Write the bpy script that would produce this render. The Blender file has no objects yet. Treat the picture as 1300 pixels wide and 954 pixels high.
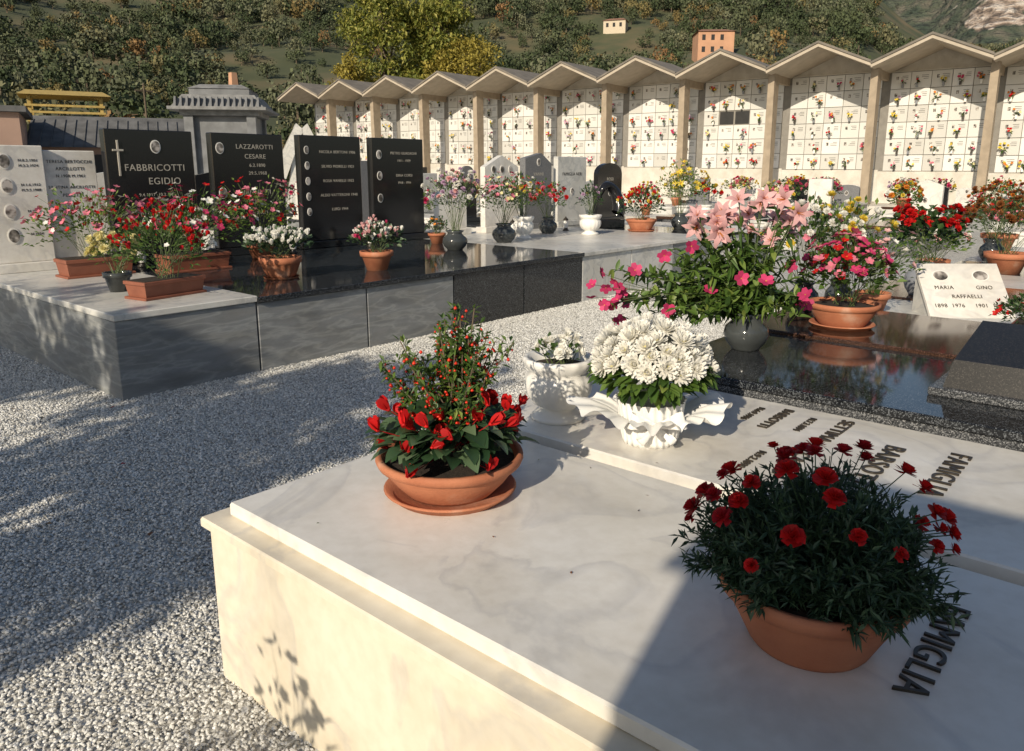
import bpy, math, random
from mathutils import Vector, Matrix
R=random.Random(11)
sc=bpy.context.scene
COL=sc.collection
# ---------------------------------------------------------------- materials
def _n(nt,t,**k):
    n=nt.nodes.new(t)
    for a,b in k.items(): setattr(n,a,b)
    return n
def ramp(nt,cols,interp='LINEAR'):
    r=_n(nt,'ShaderNodeValToRGB'); cr=r.color_ramp; cr.interpolation=interp
    while len(cr.elements)<len(cols): cr.elements.new(.5)
    for e,(p,c) in zip(cr.elements,cols):
        e.position=p; e.color=(c[0],c[1],c[2],1)
    return r
def M(name,cols,rough=.6,scale=5,detail=5,mode='noise',bump=0,bscale=60,transl=0,stretch=(1,1,1),metallic=0,spec=.5,dist=0,interp='LINEAR',dirt=0,coat=0):
    m=bpy.data.materials.new(name); m.use_nodes=True; nt=m.node_tree; L=nt.links
    bs=nt.nodes['Principled BSDF']; out=nt.nodes['Material Output']
    bs.inputs['Roughness'].default_value=rough; bs.inputs['Metallic'].default_value=metallic
    bs.inputs['Specular IOR Level'].default_value=spec
    if coat: bs.inputs['Coat Weight'].default_value=coat
    geo=_n(nt,'ShaderNodeNewGeometry')
    mp=_n(nt,'ShaderNodeMapping'); mp.inputs['Scale'].default_value=stretch
    L.new(geo.outputs['Position'],mp.inputs['Vector'])
    def noise(s,d=5,di=0):
        n=_n(nt,'ShaderNodeTexNoise'); n.inputs['Scale'].default_value=s; n.inputs['Detail'].default_value=d
        n.inputs['Distortion'].default_value=di; L.new(mp.outputs[0],n.inputs['Vector']); return n
    r=ramp(nt,cols,interp)
    if mode=='noise': L.new(noise(scale,detail,dist).outputs['Fac'],r.inputs[0])
    elif mode=='island': L.new(geo.outputs['Random Per Island'],r.inputs[0])
    elif mode=='object':
        oi=_n(nt,'ShaderNodeObjectInfo'); L.new(oi.outputs['Random'],r.inputs[0])
    elif mode=='voronoi':
        v=_n(nt,'ShaderNodeTexVoronoi'); v.inputs['Scale'].default_value=scale; L.new(mp.outputs[0],v.inputs['Vector'])
        sp=_n(nt,'ShaderNodeSeparateColor'); L.new(v.outputs['Color'],sp.inputs[0]); L.new(sp.outputs[0],r.inputs[0])
    col=r.outputs[0]
    if mode=='object':
        mu=_n(nt,'ShaderNodeMix',data_type='RGBA',blend_type='MULTIPLY'); mu.inputs[0].default_value=1
        r2=ramp(nt,[(0,(.55,.55,.55)),(1,(1.45,1.4,1.3))]); L.new(geo.outputs['Random Per Island'],r2.inputs[0])
        L.new(col,mu.inputs[6]); L.new(r2.outputs[0],mu.inputs[7]); col=mu.outputs[2]
    if dirt:
        mu=_n(nt,'ShaderNodeMix',data_type='RGBA',blend_type='MULTIPLY'); mu.inputs[0].default_value=dirt
        nn=noise(2.3,7,.4); r2=ramp(nt,[(.3,(.66,.63,.57)),(.62,(1,1,1))]); L.new(nn.outputs['Fac'],r2.inputs[0])
        L.new(col,mu.inputs[6]); L.new(r2.outputs[0],mu.inputs[7]); col=mu.outputs[2]
        mv=_n(nt,'ShaderNodeMix',data_type='RGBA',blend_type='MULTIPLY'); mv.inputs[0].default_value=dirt
        n3=noise(24,6,0); r3=ramp(nt,[(.30,(.88,.865,.84)),(.62,(1,1,1))]); L.new(n3.outputs['Fac'],r3.inputs[0])
        L.new(col,mv.inputs[6]); L.new(r3.outputs[0],mv.inputs[7]); col=mv.outputs[2]
        rr=_n(nt,'ShaderNodeMapRange'); rr.inputs['To Min'].default_value=rough+.15; rr.inputs['To Max'].default_value=max(.05,rough-.08)
        L.new(nn.outputs['Fac'],rr.inputs[0]); L.new(rr.outputs[0],bs.inputs['Roughness'])
    L.new(col,bs.inputs['Base Color'])
    if bump:
        b=_n(nt,'ShaderNodeBump'); b.inputs['Strength'].default_value=bump; b.inputs['Distance'].default_value=.01
        L.new(noise(bscale,3).outputs['Fac'],b.inputs['Height']); L.new(b.outputs[0],bs.inputs['Normal'])
    if transl:
        t=_n(nt,'ShaderNodeBsdfTranslucent'); L.new(col,t.inputs[0])
        mx=_n(nt,'ShaderNodeMixShader'); mx.inputs[0].default_value=transl
        L.new(bs.outputs[0],mx.inputs[1]); L.new(t.outputs[0],mx.inputs[2]); L.new(mx.outputs[0],out.inputs[0])
    return m
def flat(name,c,rough=.6,v=.12,**k):
    return M(name,[(.3,tuple(x*(1-v) for x in c)),(.7,tuple(min(1,x*(1+v)) for x in c))],rough,**k)
def petal(name,c,v=.35,t=.3):
    return M(name,[(0,tuple(x*(1-v) for x in c)),(1,tuple(min(1,x*(1+v*.6)) for x in c))],.55,mode='island',transl=t,spec=.3)
def marble(name,c,rough=.3,vein=(.40,.40,.42),dirt=.5,sc_=2.2,vs=.3):
    return M(name,[(0,tuple(x*.92 for x in c)),(.44,c),(.5,tuple(a*vs+b*(1-vs) for a,b in zip(vein,c))),(.53,c),(1,tuple(x*.95 for x in c))],rough,scale=sc_,detail=9,dist=.7,bump=.05,bscale=40,dirt=dirt)
mWhite=marble('white_marble',(.77,.745,.69),dirt=.6)
mWhite2=marble('pale_marble',(.65,.64,.60),vein=(.3,.32,.34),sc_=3,vs=.4)
mSide=marble('marble_side',(.76,.69,.56),rough=.5,dirt=.6)
mGrey=M('bardiglio_marble',[(.25,(.15,.16,.17)),(.45,(.23,.24,.245)),(.5,(.31,.32,.315)),(.56,(.22,.23,.235)),(.8,(.28,.28,.275))],.5,scale=2.2,detail=10,dist=.35,stretch=(1,1,5),bump=.08,dirt=.6)
mBlk=M('black_granite',[(0,(.008,.009,.010)),(.7,(.012,.013,.015)),(.8,(.07,.075,.08)),(1,(.13,.14,.15))],.07,mode='voronoi',scale=260)
mBlkH=M('polished_black_granite',[(.3,(.008,.008,.009)),(.7,(.018,.018,.02))],.14,scale=200)
mBlkM=M('honed_black_granite',[(0,(.008,.008,.008)),(.8,(.02,.018,.016)),(1,(.05,.045,.04))],.45,mode='voronoi',scale=240,spec=.3)
mGran=M('speckled_granite',[(0,(.02,.022,.024)),(.5,(.05,.052,.055)),(.75,(.14,.145,.15)),(1,(.28,.28,.28))],.12,mode='voronoi',scale=230)
mBrn=M('brown_granite',[(0,(.022,.012,.008)),(.6,(.05,.025,.016)),(1,(.13,.07,.05))],.1,mode='voronoi',scale=220)
mDarkGrey=M('grey_granite',[(.0,(.10,.10,.105)),(1,(.22,.22,.22))],.5,mode='voronoi',scale=180)
mTerra=M('terracotta',[(.3,(.36,.12,.058)),(.6,(.46,.175,.088)),(.75,(.56,.32,.22))],.8,scale=7,bump=.15,bscale=120,detail=9)
mTerraD=M('brown_plastic',[(.3,(.20,.065,.035)),(.7,(.26,.09,.05))],.6,scale=9)
mSoil=flat('soil',(.03,.02,.013),.95,.4,scale=60,bump=.6,bscale=90)
mCer=flat('white_ceramic',(.78,.76,.71),.3,.06)
mWrap=flat('white_wrapping',(.82,.81,.78),.3,.03)
mDVase=flat('dark_glass_vase',(.05,.055,.055),.08,.3)
mGVase=flat('grey_ceramic',(.22,.23,.25),.25,.2)
mBronze=flat('bronze_letters',(.035,.028,.02),.45,.3)
mLet=flat('light_letters',(.42,.39,.33),.5,.15)
mOval=flat('porcelain',(.75,.73,.68),.15,.03)
mPhoto=M('portrait',[(.35,(.05,.045,.04)),(.5,(.2,.18,.16)),(.6,(.5,.46,.42))],.2,scale=14,detail=2)
mLeaf=M('leaf_mid',[(0,(.03,.065,.012)),(.6,(.06,.12,.02)),(1,(.12,.19,.035))],.5,mode='island',transl=.22)
mLeafD=M('leaf_dark',[(0,(.014,.038,.012)),(.6,(.032,.07,.02)),(1,(.055,.11,.03))],.42,mode='island',transl=.15)
mLeafL=M('leaf_light',[(0,(.07,.13,.02)),(.6,(.12,.2,.035)),(1,(.22,.28,.06))],.5,mode='island',transl=.3)
mLeafB=M('leaf_bluegreen',[(0,(.018,.042,.022)),(.6,(.035,.075,.036)),(1,(.06,.11,.05))],.5,mode='island',transl=.12)
mLeafC=M('leaf_cyclamen',[(0,(.02,.05,.02)),(.5,(.035,.075,.03)),(.85,(.09,.14,.07)),(1,(.16,.2,.12))],.45,mode='island',transl=.15)
mStem=flat('stem',(.07,.10,.03),.6,.3)
mBark=flat('bark',(.12,.09,.06),.9,.4,scale=12,bump=.8,bscale=20)
pRed=petal('petal_red',(.60,.014,.014)); pDRed=petal('petal_darkred',(.42,.012,.02)); pPink=petal('petal_pink',(.76,.22,.30),.3)
pMag=petal('petal_magenta',(.62,.05,.16)); pLPink=petal('petal_lightpink',(.80,.47,.46),.2); pWhite=petal('petal_white',(.84,.82,.75),.07,.2)
pYel=petal('petal_yellow',(.78,.60,.08)); pCream=petal('petal_cream',(.80,.73,.38),.1); pOr=petal('petal_orange',(.72,.26,.04)); pRust=petal('petal_rust',(.28,.10,.03))
pLil=petal('petal_lilac',(.60,.42,.56),.2); mBerry=flat('berry',(.62,.03,.01),.3,.2)
# ---------------------------------------------------------------- mesh accumulator
class A:
    def __init__(s): s.v=[];s.f=[];s.m=[];s.mats=[];s.sm=[]
    def mi(s,m):
        if m not in s.mats: s.mats.append(m)
        return s.mats.index(m)
    def add(s,vs,fs,m,smooth=False):
        b=len(s.v); s.v.extend(vs); i=s.mi(m)
        for f in fs: s.f.append([q+b for q in f]); s.m.append(i); s.sm.append(smooth)
    def obj(s,name,loc=(0,0,0),rz=0,parent=None):
        me=bpy.data.meshes.new(name); me.from_pydata([tuple(q) for q in s.v],[],s.f)
        for m in s.mats: me.materials.append(m)
        me.polygons.foreach_set('material_index',s.m); me.polygons.foreach_set('use_smooth',s.sm); me.update()
        o=bpy.data.objects.new(name,me); COL.objects.link(o); o.location=loc; o.rotation_euler=(0,0,rz)
        if parent: o.parent=parent
        return o
def empty(name,loc=(0,0,0)):
    o=bpy.data.objects.new(name,None); COL.objects.link(o); o.location=loc; return o
def cbox(a,x0,x1,y0,y1,z0,z1,m,b=.005,T=None):
    X=(x0,x1);Y=(y0,y1);Z=(z0,z1); vs=[]; ix={}
    for i in (0,1):
        for j in (0,1):
            for k in (0,1):
                sx=b*(1-2*i); sy=b*(1-2*j); sz=b*(1-2*k)
                p=(X[i],Y[j],Z[k])
                for ax,q in enumerate(((p[0],p[1]+sy,p[2]+sz),(p[0]+sx,p[1],p[2]+sz),(p[0]+sx,p[1]+sy,p[2]))):
                    ix[(i,j,k,ax)]=len(vs); vs.append(Vector(q))
    g=lambda i,j,k,ax: ix[(i,j,k,ax)]
    F=[]
    for s in (0,1):
        F.append([g(s,0,0,0),g(s,1,0,0),g(s,1,1,0),g(s,0,1,0)][::1 if s else -1])
        F.append([g(0,s,0,1),g(0,s,1,1),g(1,s,1,1),g(1,s,0,1)][::1 if s else -1])
        F.append([g(0,0,s,2),g(1,0,s,2),g(1,1,s,2),g(0,1,s,2)][::1 if s else -1])
    for p in (0,1):
        for q in (0,1):
            F.append([g(p,q,0,0),g(p,q,1,0),g(p,q,1,1),g(p,q,0,1)])
            F.append([g(p,0,q,0),g(p,1,q,0),g(p,1,q,2),g(p,0,q,2)])
            F.append([g(0,p,q,1),g(1,p,q,1),g(1,p,q,2),g(0,p,q,2)])
    for i in (0,1):
        for j in (0,1):
            for k in (0,1): F.append([g(i,j,k,0),g(i,j,k,1),g(i,j,k,2)])
    if T is not None: vs=[T@v for v in vs]
    a.add(vs,F,m)
def hexa(a,bot,top,m):
    vs=list(bot)+list(top)
    a.add(vs,[[3,2,1,0],[4,5,6,7],[0,1,5,4],[1,2,6,5],[2,3,7,6],[3,0,4,7]],m)
def frus(a,cx,cy,wx0,wy0,z0,wx1,wy1,z1,m):
    f=lambda wx,wy,z:[(cx-wx,cy-wy,z),(cx+wx,cy-wy,z),(cx+wx,cy+wy,z),(cx-wx,cy+wy,z)]
    hexa(a,f(wx0,wy0,z0),f(wx1,wy1,z1),m)
def lathe(a,prof,m,seg=32,c=(0,0,0),mod=None,smooth=True):
    vs=[];F=[];n=len(prof)
    for i in range(seg):
        t=2*math.pi*i/seg
        for j,(r,z) in enumerate(prof):
            rr=r*(mod(t,j) if mod else 1)
            vs.append((c[0]+rr*math.cos(t),c[1]+rr*math.sin(t),c[2]+z))
    for i in range(seg):
        k=(i+1)%seg
        for j in range(n-1): F.append([i*n+j,k*n+j,k*n+j+1,i*n+j+1])
    a.add(vs,F,m,smooth)
def ru(r=R):
    while True:
        v=Vector((r.uniform(-1,1),r.uniform(-1,1),r.uniform(-1,1)))
        if .01<v.length<1: return v.normalized()
def leaf(a,p,d,L,W,m,droop=.15):
    d=d.normalized(); s=d.cross(Vector((0,0,1))+ru()*.6)
    if s.length<1e-3: s=Vector((1,0,0))
    s.normalize(); n=s.cross(d)
    t=p+d*L-Vector((0,0,droop*L)); q=p+d*L*.45
    a.add([p,q+s*W/2+n*W*.18,t,q-s*W/2+n*W*.18],[[0,1,2],[0,2,3]],m)
def cleaf(a,p,d,L,W,m,droop=.3):
    d=d.normalized(); s=d.cross(Vector((0,0,1))+ru()*.5)
    if s.length<1e-3: s=Vector((1,0,0))
    s.normalize(); n=s.cross(d).normalized(); vs=[]
    for (t,w) in ((0,.45),(.18,.95),(.45,1.0),(.75,.62),(1.,.06)):
        c=p+d*L*t-Vector((0,0,droop*L*t*t)); vs+=[c+s*W*.5*w+n*W*.16*w,c,c-s*W*.5*w+n*W*.16*w]
    a.add(vs,[[3*i+k,3*i+k+1,3*i+k+4,3*i+k+3] for i in range(4) for k in (0,1)],m,True)
def stem(a,p,q,w,m):
    d=(q-p)
    if d.length<1e-5: return
    d.normalize(); s=d.orthogonal().normalized(); t=d.cross(s)
    k=[s,-s*.5+t*.87,-s*.5-t*.87]
    a.add([p+x*w for x in k]+[q+x*w*.7 for x in k],[[0,1,4,3],[1,2,5,4],[2,0,3,5]],m)
def ring(a,p,ax,n,L,W,th,curl,m,jit=.12,prof=(.35,1,.85,.2),ph=None):
    s=ax.orthogonal().normalized(); t=ax.cross(s); ph=R.random()*6 if ph is None else ph
    for i in range(n):
        an=ph+2*math.pi*i/n+R.uniform(-jit,jit); rd=s*math.cos(an)+t*math.sin(an); sd=ax.cross(rd)
        q=p.copy(); tt=th+R.uniform(-jit,jit); vs=[]; k=len(prof)
        for j in range(k):
            w=W*prof[j]/2; vs+= [q+sd*w,q-sd*w]
            q=q+(ax*math.cos(tt)+rd*math.sin(tt))*(L/(k-1)); tt+=curl
        a.add(vs,[[2*j,2*j+1,2*j+3,2*j+2] for j in range(k-1)],m,True)
def octa(a,p,r,m,sz=1):
    vs=[p+Vector(q)*r for q in ((1,0,0),(0,1,0),(-1,0,0),(0,-1,0),(0,0,sz),(0,0,-sz))]
    a.add(vs,[[0,1,4],[1,2,4],[2,3,4],[3,0,4],[1,0,5],[2,1,5],[3,2,5],[0,3,5]],m,True)
def fl(a,kind,p,ax,s,m):
    ax=ax.normalized()
    if kind=='mum':
        for th,n,k in ((1.75,13,1),(1.4,13,1),(1.05,12,.95),(.7,10,.85),(.35,7,.7),(.1,4,.6)): ring(a,p,ax,n,s*k,s*.30,th,-.28,m,.15,(.5,1,.9,.5))
    elif kind=='carn':
        for th,n,k in ((1.6,7,1),(1.15,7,1),(.7,6,.95),(.25,4,.85)): ring(a,p,ax,n,s*k,s*.75,th,-.1,m,.35,(.3,.8,1))
    elif kind=='simple': ring(a,p,ax,5,s,s*.85,1.2,.12,m,.1,(.3,1,.6)); octa(a,p+ax*s*.06,s*.13,pYel,.6)
    elif kind=='cyc':
        ring(a,p,(ax+Vector((0,0,1.2))).normalized(),5,s,s*.6,.45,-.12,m,.3,(.45,.9,1,.45)); octa(a,p,s*.2,m,.8)
    elif kind=='lily':
        ring(a,p,ax,6,s,s*.38,.55,.38,m,.1,(.3,.8,1,.7,.1))
        for i in range(5): stem(a,p,p+(ax+ru()*.25)*s*.6,s*.02,pOr)
    elif kind=='berry': octa(a,p,s,mBerry,1)
def pot_bowl(a,r,h,m=mTerra,saucer=True):
    o=0
    if saucer:
        lathe(a,[(0,0),(.80*r,0),(.90*r,.022),(.93*r,.024),(.90*r,.03),(.80*r,.012),(0,.012)],m,40); o=.013
    lathe(a,[(0,o),(.62*r,o),(.66*r,o+.01),(.80*r,.42*h),(.93*r,.72*h),(.94*r,.76*h),(1.0*r,.79*h),(1.03*r,.9*h),(1.02*r,h),(.95*r,h),(.9*r,.85*h)],m,40)
    lathe(a,[(.92*r,.86*h),(0,.88*h)],mSoil,24)
def pot_pot(a,r,h,m=mTerra):
    lathe(a,[(0,0),(.62*r,0),(.88*r,.72*h),(.9*r,.73*h),(1.0*r,.74*h),(1.03*r,h),(.93*r,h),(.9*r,.85*h)],m,32); lathe(a,[(.92*r,.86*h),(0,.88*h)],mSoil,20)
def pot_ribbed(a,r,h,m=mTerra):
    lathe(a,[(0,0),(.8*r,0),(.86*r,.02)],m,32)
    lathe(a,[(.6*r,.015),(.72*r,.2*h),(.92*r,.7*h),(1.0*r,.74*h),(1.03*r,h),(.93*r,h),(.9*r,.85*h)],m,64,mod=lambda t,j:1+(.03*math.cos(t*16) if j in(1,2) else 0)); lathe(a,[(.92*r,.86*h),(0,.88*h)],mSoil,20)
def pot_vase(a,r,h,m=mDVase):
    lathe(a,[(0,0),(.6*r,0),(.62*r,.04*h),(.85*r,.2*h),(1*r,.42*h),(.92*r,.62*h),(.6*r,.8*h),(.55*r,.88*h),(.75*r,h),(.65*r,h),(.4*r,.7*h)],m,32)
def pot_urn(a,r,h,m=mCer):
    lathe(a,[(0,0),(.78*r,0),(.80*r,.05*h),(.70*r,.09*h),(.50*r,.14*h),(.52*r,.2*h)],m,32)
    lathe(a,[(.52*r,.2*h),(.72*r,.26*h),(.92*r,.42*h),(.97*r,.56*h),(.94*r,.70*h),(.84*r,.77*h),(.92*r,.81*h),(1*r,.88*h),(1.04*r,.94*h),(1.02*r,h),(.9*r,h),(.8*r,.85*h)],m,96,mod=lambda t,j:1+(.03*abs(math.sin(t*8)) if 1<=j<=4 else (.015*math.cos(t*16) if j in (8,9) else 0)))
    lathe(a,[(.82*r,.86*h),(0,.88*h)],mSoil,20)
def pot_planter(a,r,h,m=mTerraD):
    frus(a,0,0,r*.92,r*.40,0,r*.98,r*.46,h*.82,m); cbox(a,-r*1.02,r*1.02,-r*.5,r*.5,h*.8,h,m,.004)
    cbox(a,-r*.95,r*.95,-r*.43,r*.43,h*.9,h+.004,mSoil,.003); cbox(a,-r*1.02,r*1.02,-r*.5,r*.5,-.001,.02,m,.004)
def pot_wrap(a,r,h,m=mWrap):
    md=lambda t,j:1+.03*math.cos(t*24+j*.6)+.02*math.sin(t*9+j*2)
    lathe(a,[(0,0),(.80*r,0),(.83*r,.02),(.84*r,.2*h),(.88*r,.4*h),(.87*r,.5*h),(.92*r,.58*h),(.97*r,.8*h),(1.02*r,1.02*h)],m,144,mod=md)
    rt=Vector((.656,-.755,0)); fw=Vector((-.755,-.656,0)); Z=Vector((0,0,1)); ta=math.atan2(rt.y,rt.x)
    # crumpled paper spread around the rim, pulled out to a point on either side
    seg=180; prof=[(.86,.56),(1.12,.76),(1.38,.88),(1.68,.92)]; vs=[]
    for i in range(seg):
        t=6.28318*i/seg; wing=abs(math.cos(t-ta))**5
        for j,(rr,zz) in enumerate(prof):
            q=j/3.; k=1+q*(.42*wing+.05*math.cos(t*5+1)+.05*math.sin(t*17))
            vs.append((r*rr*k*math.cos(t),r*rr*k*math.sin(t),h*zz+q*(-.035*(1-wing)+.014*math.cos(t*11)+.010*math.sin(t*23+1))))
    a.add(vs,[[i*4+j,((i+1)%seg)*4+j,((i+1)%seg)*4+j+1,i*4+j+1] for i in range(seg) for j in range(3)],m,True)
    for s in (-1,1):
        for (L,wd,up_,dr) in ((.105,.06,.30,.0),(.085,.03,-.9,.0)):
            d=(rt*s+Z*up_+fw*.15).normalized(); c=fw*(r*1.0)+Z*(h*.58-dr); vs=[];N=20
            for i in range(N+1):
                t=i/N; q=c+d*(L*math.sin(math.pi*t)**.8)+fw*(.022*math.sin(2*math.pi*t)); w=wd*(.3+.7*math.sin(math.pi*t)); pl=.003*math.cos(i*2.4); up2=(Z-d*d.z).normalized()
                vs+=[q+up2*w*.5+fw*pl,q+fw*(pl+.005),q-up2*w*.5-fw*pl]
            a.add(vs,[[3*i+k,3*i+k+1,3*i+4+k,3*i+3+k] for i in range(N) for k in (0,1)],m,True)
    octa(a,fw*(r*1.03)+Z*(h*.58),.016,m)
POTS=dict(bowl=pot_bowl,pot=pot_pot,vase=pot_vase,urn=pot_urn,planter=pot_planter,wrap=pot_wrap,ribbed=pot_ribbed)
def plant(name,loc,pot,pr,ph,rx,rz,nl,lL,lW,lm,fls,cz=.7,up=.5,rz_=0,pm=None,oval=1,lump=.18,zmin=-.35,nst=25,fz=.1):
    a=A(); (POTS[pot](a,pr,ph,pm) if pm else POTS[pot](a,pr,ph)) if pot else None
    C=Vector((0,0,ph+rz*cz)); base=Vector((0,0,ph*.8)); k1,k2,k3=[R.random()*6 for _ in range(3)]
    def rad(u):
        az=math.atan2(u.y,u.x); return 1+lump*math.sin(2*az+k1+2*u.z)+lump*.7*math.sin(5*az+k2)*math.cos(3*u.z+k3)
    def P(u,r): q=rad(u)*r; return C+Vector((u.x*rx*q*oval,u.y*rx*q,u.z*rz*q))
    def U(zm):
        while True:
            u=ru()
            if u.z>zm: return u
    for i in range(nl):
        u=U(zmin); r=1-.65*R.random()**2; d=u+Vector((0,0,up))+ru()*.6
        leaf(a,P(u,r),d,lL*R.uniform(.6,1.2),lW*R.uniform(.7,1.2),lm)
    for i in range(nst): stem(a,base+ru()*pr*.3,P(U(0),.8),.0025,mStem)
    for kind,m,n,s in fls:
        for i in range(n):
            u=U(fz); p=P(u,R.uniform(.88,1.18))
            if kind not in('berry',): stem(a,P(u,.6),p,.002,mStem)
            fl(a,kind,p,u+Vector((0,-.0,.35))+ru()*.45,s*R.uniform(.65,1.15),m)
    return a.obj(name,loc,rz_)
def text(par,s,size,loc,rot,m,ext=.0015,al='CENTER'):
    c=bpy.data.curves.new('inscription','FONT'); c.body=s; c.size=size; c.extrude=ext; c.align_x=al; c.align_y='CENTER'; c.space_character=1.1
    c.materials.append(m); o=bpy.data.objects.new('inscription',c); COL.objects.link(o); o.location=loc; o.rotation_euler=rot; o.parent=par; return o
def oval(a,x,z,w,h,y,rim=mOval,pic=mPhoto,T=None):
    n=20
    for s,m,yy in ((1,rim,y),(.84,pic,y-.003)):
        f=[Vector((x+w*s*math.cos(6.2832*i/n),yy,z+h*s*math.sin(6.2832*i/n))) for i in range(n)]
        b=[Vector((x+w*s*math.cos(6.2832*i/n),y+.012,z+h*s*math.sin(6.2832*i/n))) for i in range(n)]
        if T is not None: f=[T@q for q in f]; b=[T@q for q in b]
        a.add(f+b,[list(range(n))[::-1]]+[[i,(i+1)%n,n+(i+1)%n,n+i] for i in range(n)],m)
# ---------------------------------------------------------------- tombs
def tomb(name,x0,x1,y0,y1,h,bm,sm,th=.05,over=.03,inset=None,panels=0,band=0):
    a=A(); cx=(x0+x1)/2; w=(x1-x0)/2; l=y1-y0
    b=h-th
    if band:
        cbox(a,-w+.02,w-.02,.02,l-.02,-.1,b-band,bm,.004); cbox(a,-w,w,0,l,b-band+.001,b,bm,.006)
    else: cbox(a,-w,w,0,l,-.1,b,bm,.006)
    i=-over if inset is None else inset
    cbox(a,-w+i+ (.0 if i>0 else over*.6),w-i-(.0 if i>0 else over*.6),i,l-abs(i),b+.001,h,sm,.006)
    return a.obj(name,(cx,y0,0))
def headstone(name,xc,yc,w,h,z,t,m,lines=(),ov=(),shape='rect',lm=mLet,base=True,cross=False,rz=0):
    a=A()
    if base: cbox(a,-w/2-.05,w/2+.05,-.06,t+.06,0,.09,m,.006)
    z0=.09 if base else 0
    if shape=='rect': cbox(a,-w/2,w/2,0,t,z0,h,m,.008)
    else:
        if shape=='arch': pts=[(-w/2,z0),(w/2,z0),(w/2,h*.82)]+[(w/2*math.cos(q),h*.82+h*.18*math.sin(q)) for q in [i*math.pi/10 for i in range(1,10)]]+[(-w/2,h*.82)]
        elif shape=='slant': pts=[(-w/2,z0),(w/2,z0),(w/2,h*.86),(w*.1,h),(-w/2,h*.93)]
        else: pts=[(-w/2,z0),(w/2,z0),(w/2,h*.85),(0,h),(-w/2,h*.85)]
        n=len(pts); a.add([Vector((p[0],0,p[1])) for p in pts]+[Vector((p[0],t,p[1])) for p in pts],[list(range(n)),[n+i for i in range(n)][::-1]]+[[i,(i+1)%n,n+(i+1)%n,n+i] for i in range(n)],m)
    for (ox,oz,ow,oh) in ov: oval(a,ox,oz,ow,oh,-.006)
    if cross:
        cbox(a,-w*.38,-w*.38+.02,-.012,.0-.001,h*.66,h*.92,mLet,.002); cbox(a,-w*.38-.045,-w*.38+.065,-.014,-.002,h*.84,h*.84+.02,mLet,.002)
    o=a.obj(name,(xc,yc,z),rz)
    for (s,sz,x,zz) in lines: text(o,s,sz,(x,-.002,zz),(math.pi/2,0,0),lm,.001)
    return o
P11=1.1; X0=2.14
specs=[(mGrey,mWhite2),(mGrey,mBlk),(mGrey,mBlk),(mBlk,mBlk),(mBlk,mBlk),(mWhite2,mWhite2),(mWhite2,mWhite),(mGrey,mWhite2),(mWhite,mBlk),(mGrey,mWhite)]
for i,(b,s) in enumerate(specs):
    x=X0+P11*i; tomb('grave_tomb',x,x+P11-.012,5.5,8.75,.61 if i else .62,b,s,.05,.03 if i else .02)
yh=8.4
headstone('white_headstone',2.55,yh+.1,.56,1.2,.62,.1,mWhite,[('N.8.3.1901',.035,.14,1.06),('M.3.2.1974',.035,.14,1.01),('N.1.6.1912',.035,.14,.83),('M.9.5.1988',.035,.14,.78),('N.1920',.035,.14,.58),('N.1924',.035,.14,.36)],[(-.06,1.05,.055,.075),(-.06,.82,.055,.075),(-.06,.58,.055,.075),(-.06,.35,.055,.075)],lm=mBronze)
headstone('white_headstone',3.08,yh+.16,.5,1.16,.62,.1,mWhite,[('TERESA BERTOCCHI',.043,0,1.05),('ARCILLOTTI',.045,0,.98),('N.1908 M.1961',.04,0,.91),('SANTINA ARCILLOTTI',.04,0,.8),('PELLETTI',.045,0,.72),('MARIO A.',.05,0,.58)],[],lm=mBronze)
headstone('black_headstone',3.84,yh,.93,1.39,.61,.11,mBlkH,[('FABBRICOTTI',.098,.03,1.0),('EGIDIO',.10,.12,.86),('9.4.1917  10.2.1987',.045,.03,.72),('MARIA',.08,-.05,.52)],[(.05,1.22,.055,.07)],cross=True)
headstone('black_headstone',4.98,yh,.92,1.39,.61,.11,mBlkH,[('LAZZAROTTI',.075,.08,1.24),('CESARE',.075,.08,1.13),('6.2.1890',.055,.1,1.03),('29.5.1968',.055,.1,.94),('GIANNETTI',.075,.05,.72),('IRMA',.075,.05,.61),('N.2.1893',.05,.1,.48)],[(-.36,1.22,.05,.065),(-.36,.72,.05,.065)])
headstone('black_headstone',6.14,yh,.94,1.40,.61,.11,mBlkH,[('NICOLA BERTONI 1906',.05,.1,1.2),('SILVIO MORELLI 1921',.05,.1,1.02),('ROSA VANELLI 1932',.05,.1,.84),('ALDO VATTERONI 1940',.05,.1,.66),('LUIGI 1944',.05,.1,.48)],[(-.37,1.22,.035,.05),(-.37,1.03,.035,.05),(-.37,.84,.035,.05),(-.37,.65,.035,.05),(-.37,.46,.035,.05)])
headstone('black_headstone',7.26,yh,.93,1.40,.61,.11,mBlkH,[('PIETRO GUADAGNI',.05,.1,1.2),('1911 - 1979',.045,.1,1.1),('DINA CORSI',.05,.1,.9),('1918 - 1994',.045,.1,.8)],[(-.34,1.18,.045,.06),(-.34,.9,.045,.06),(-.34,.6,.045,.06)])
headstone('white_headstone',8.4,yh+.1,.6,.7,.61,.1,mWhite,[('BIANCHI',.07,0,.5)],[],'arch',mBronze)
headstone('white_headstone',9.42,yh,.8,1.2,.61,.1,mWhite,[('ANTONIO',.07,.0,.75),('1899 - 1971',.05,.0,.6)],[(-.2,.98,.05,.065),(.0,.98,.05,.065),(.2,.98,.05,.065)],'gable',mBronze)
headstone('grey_headstone',10.35,yh,.7,1.25,.61,.12,mDarkGrey,[('VANNI',.08,0,.9)],[(0,1.1,.05,.065)],'slant')
headstone('white_headstone',11.3,yh,.85,1.2,.61,.1,mWhite2,[('FAMIGLIA NERI',.08,0,.9)],[(0,.6,.05,.065)],'rect',mBronze)
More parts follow.
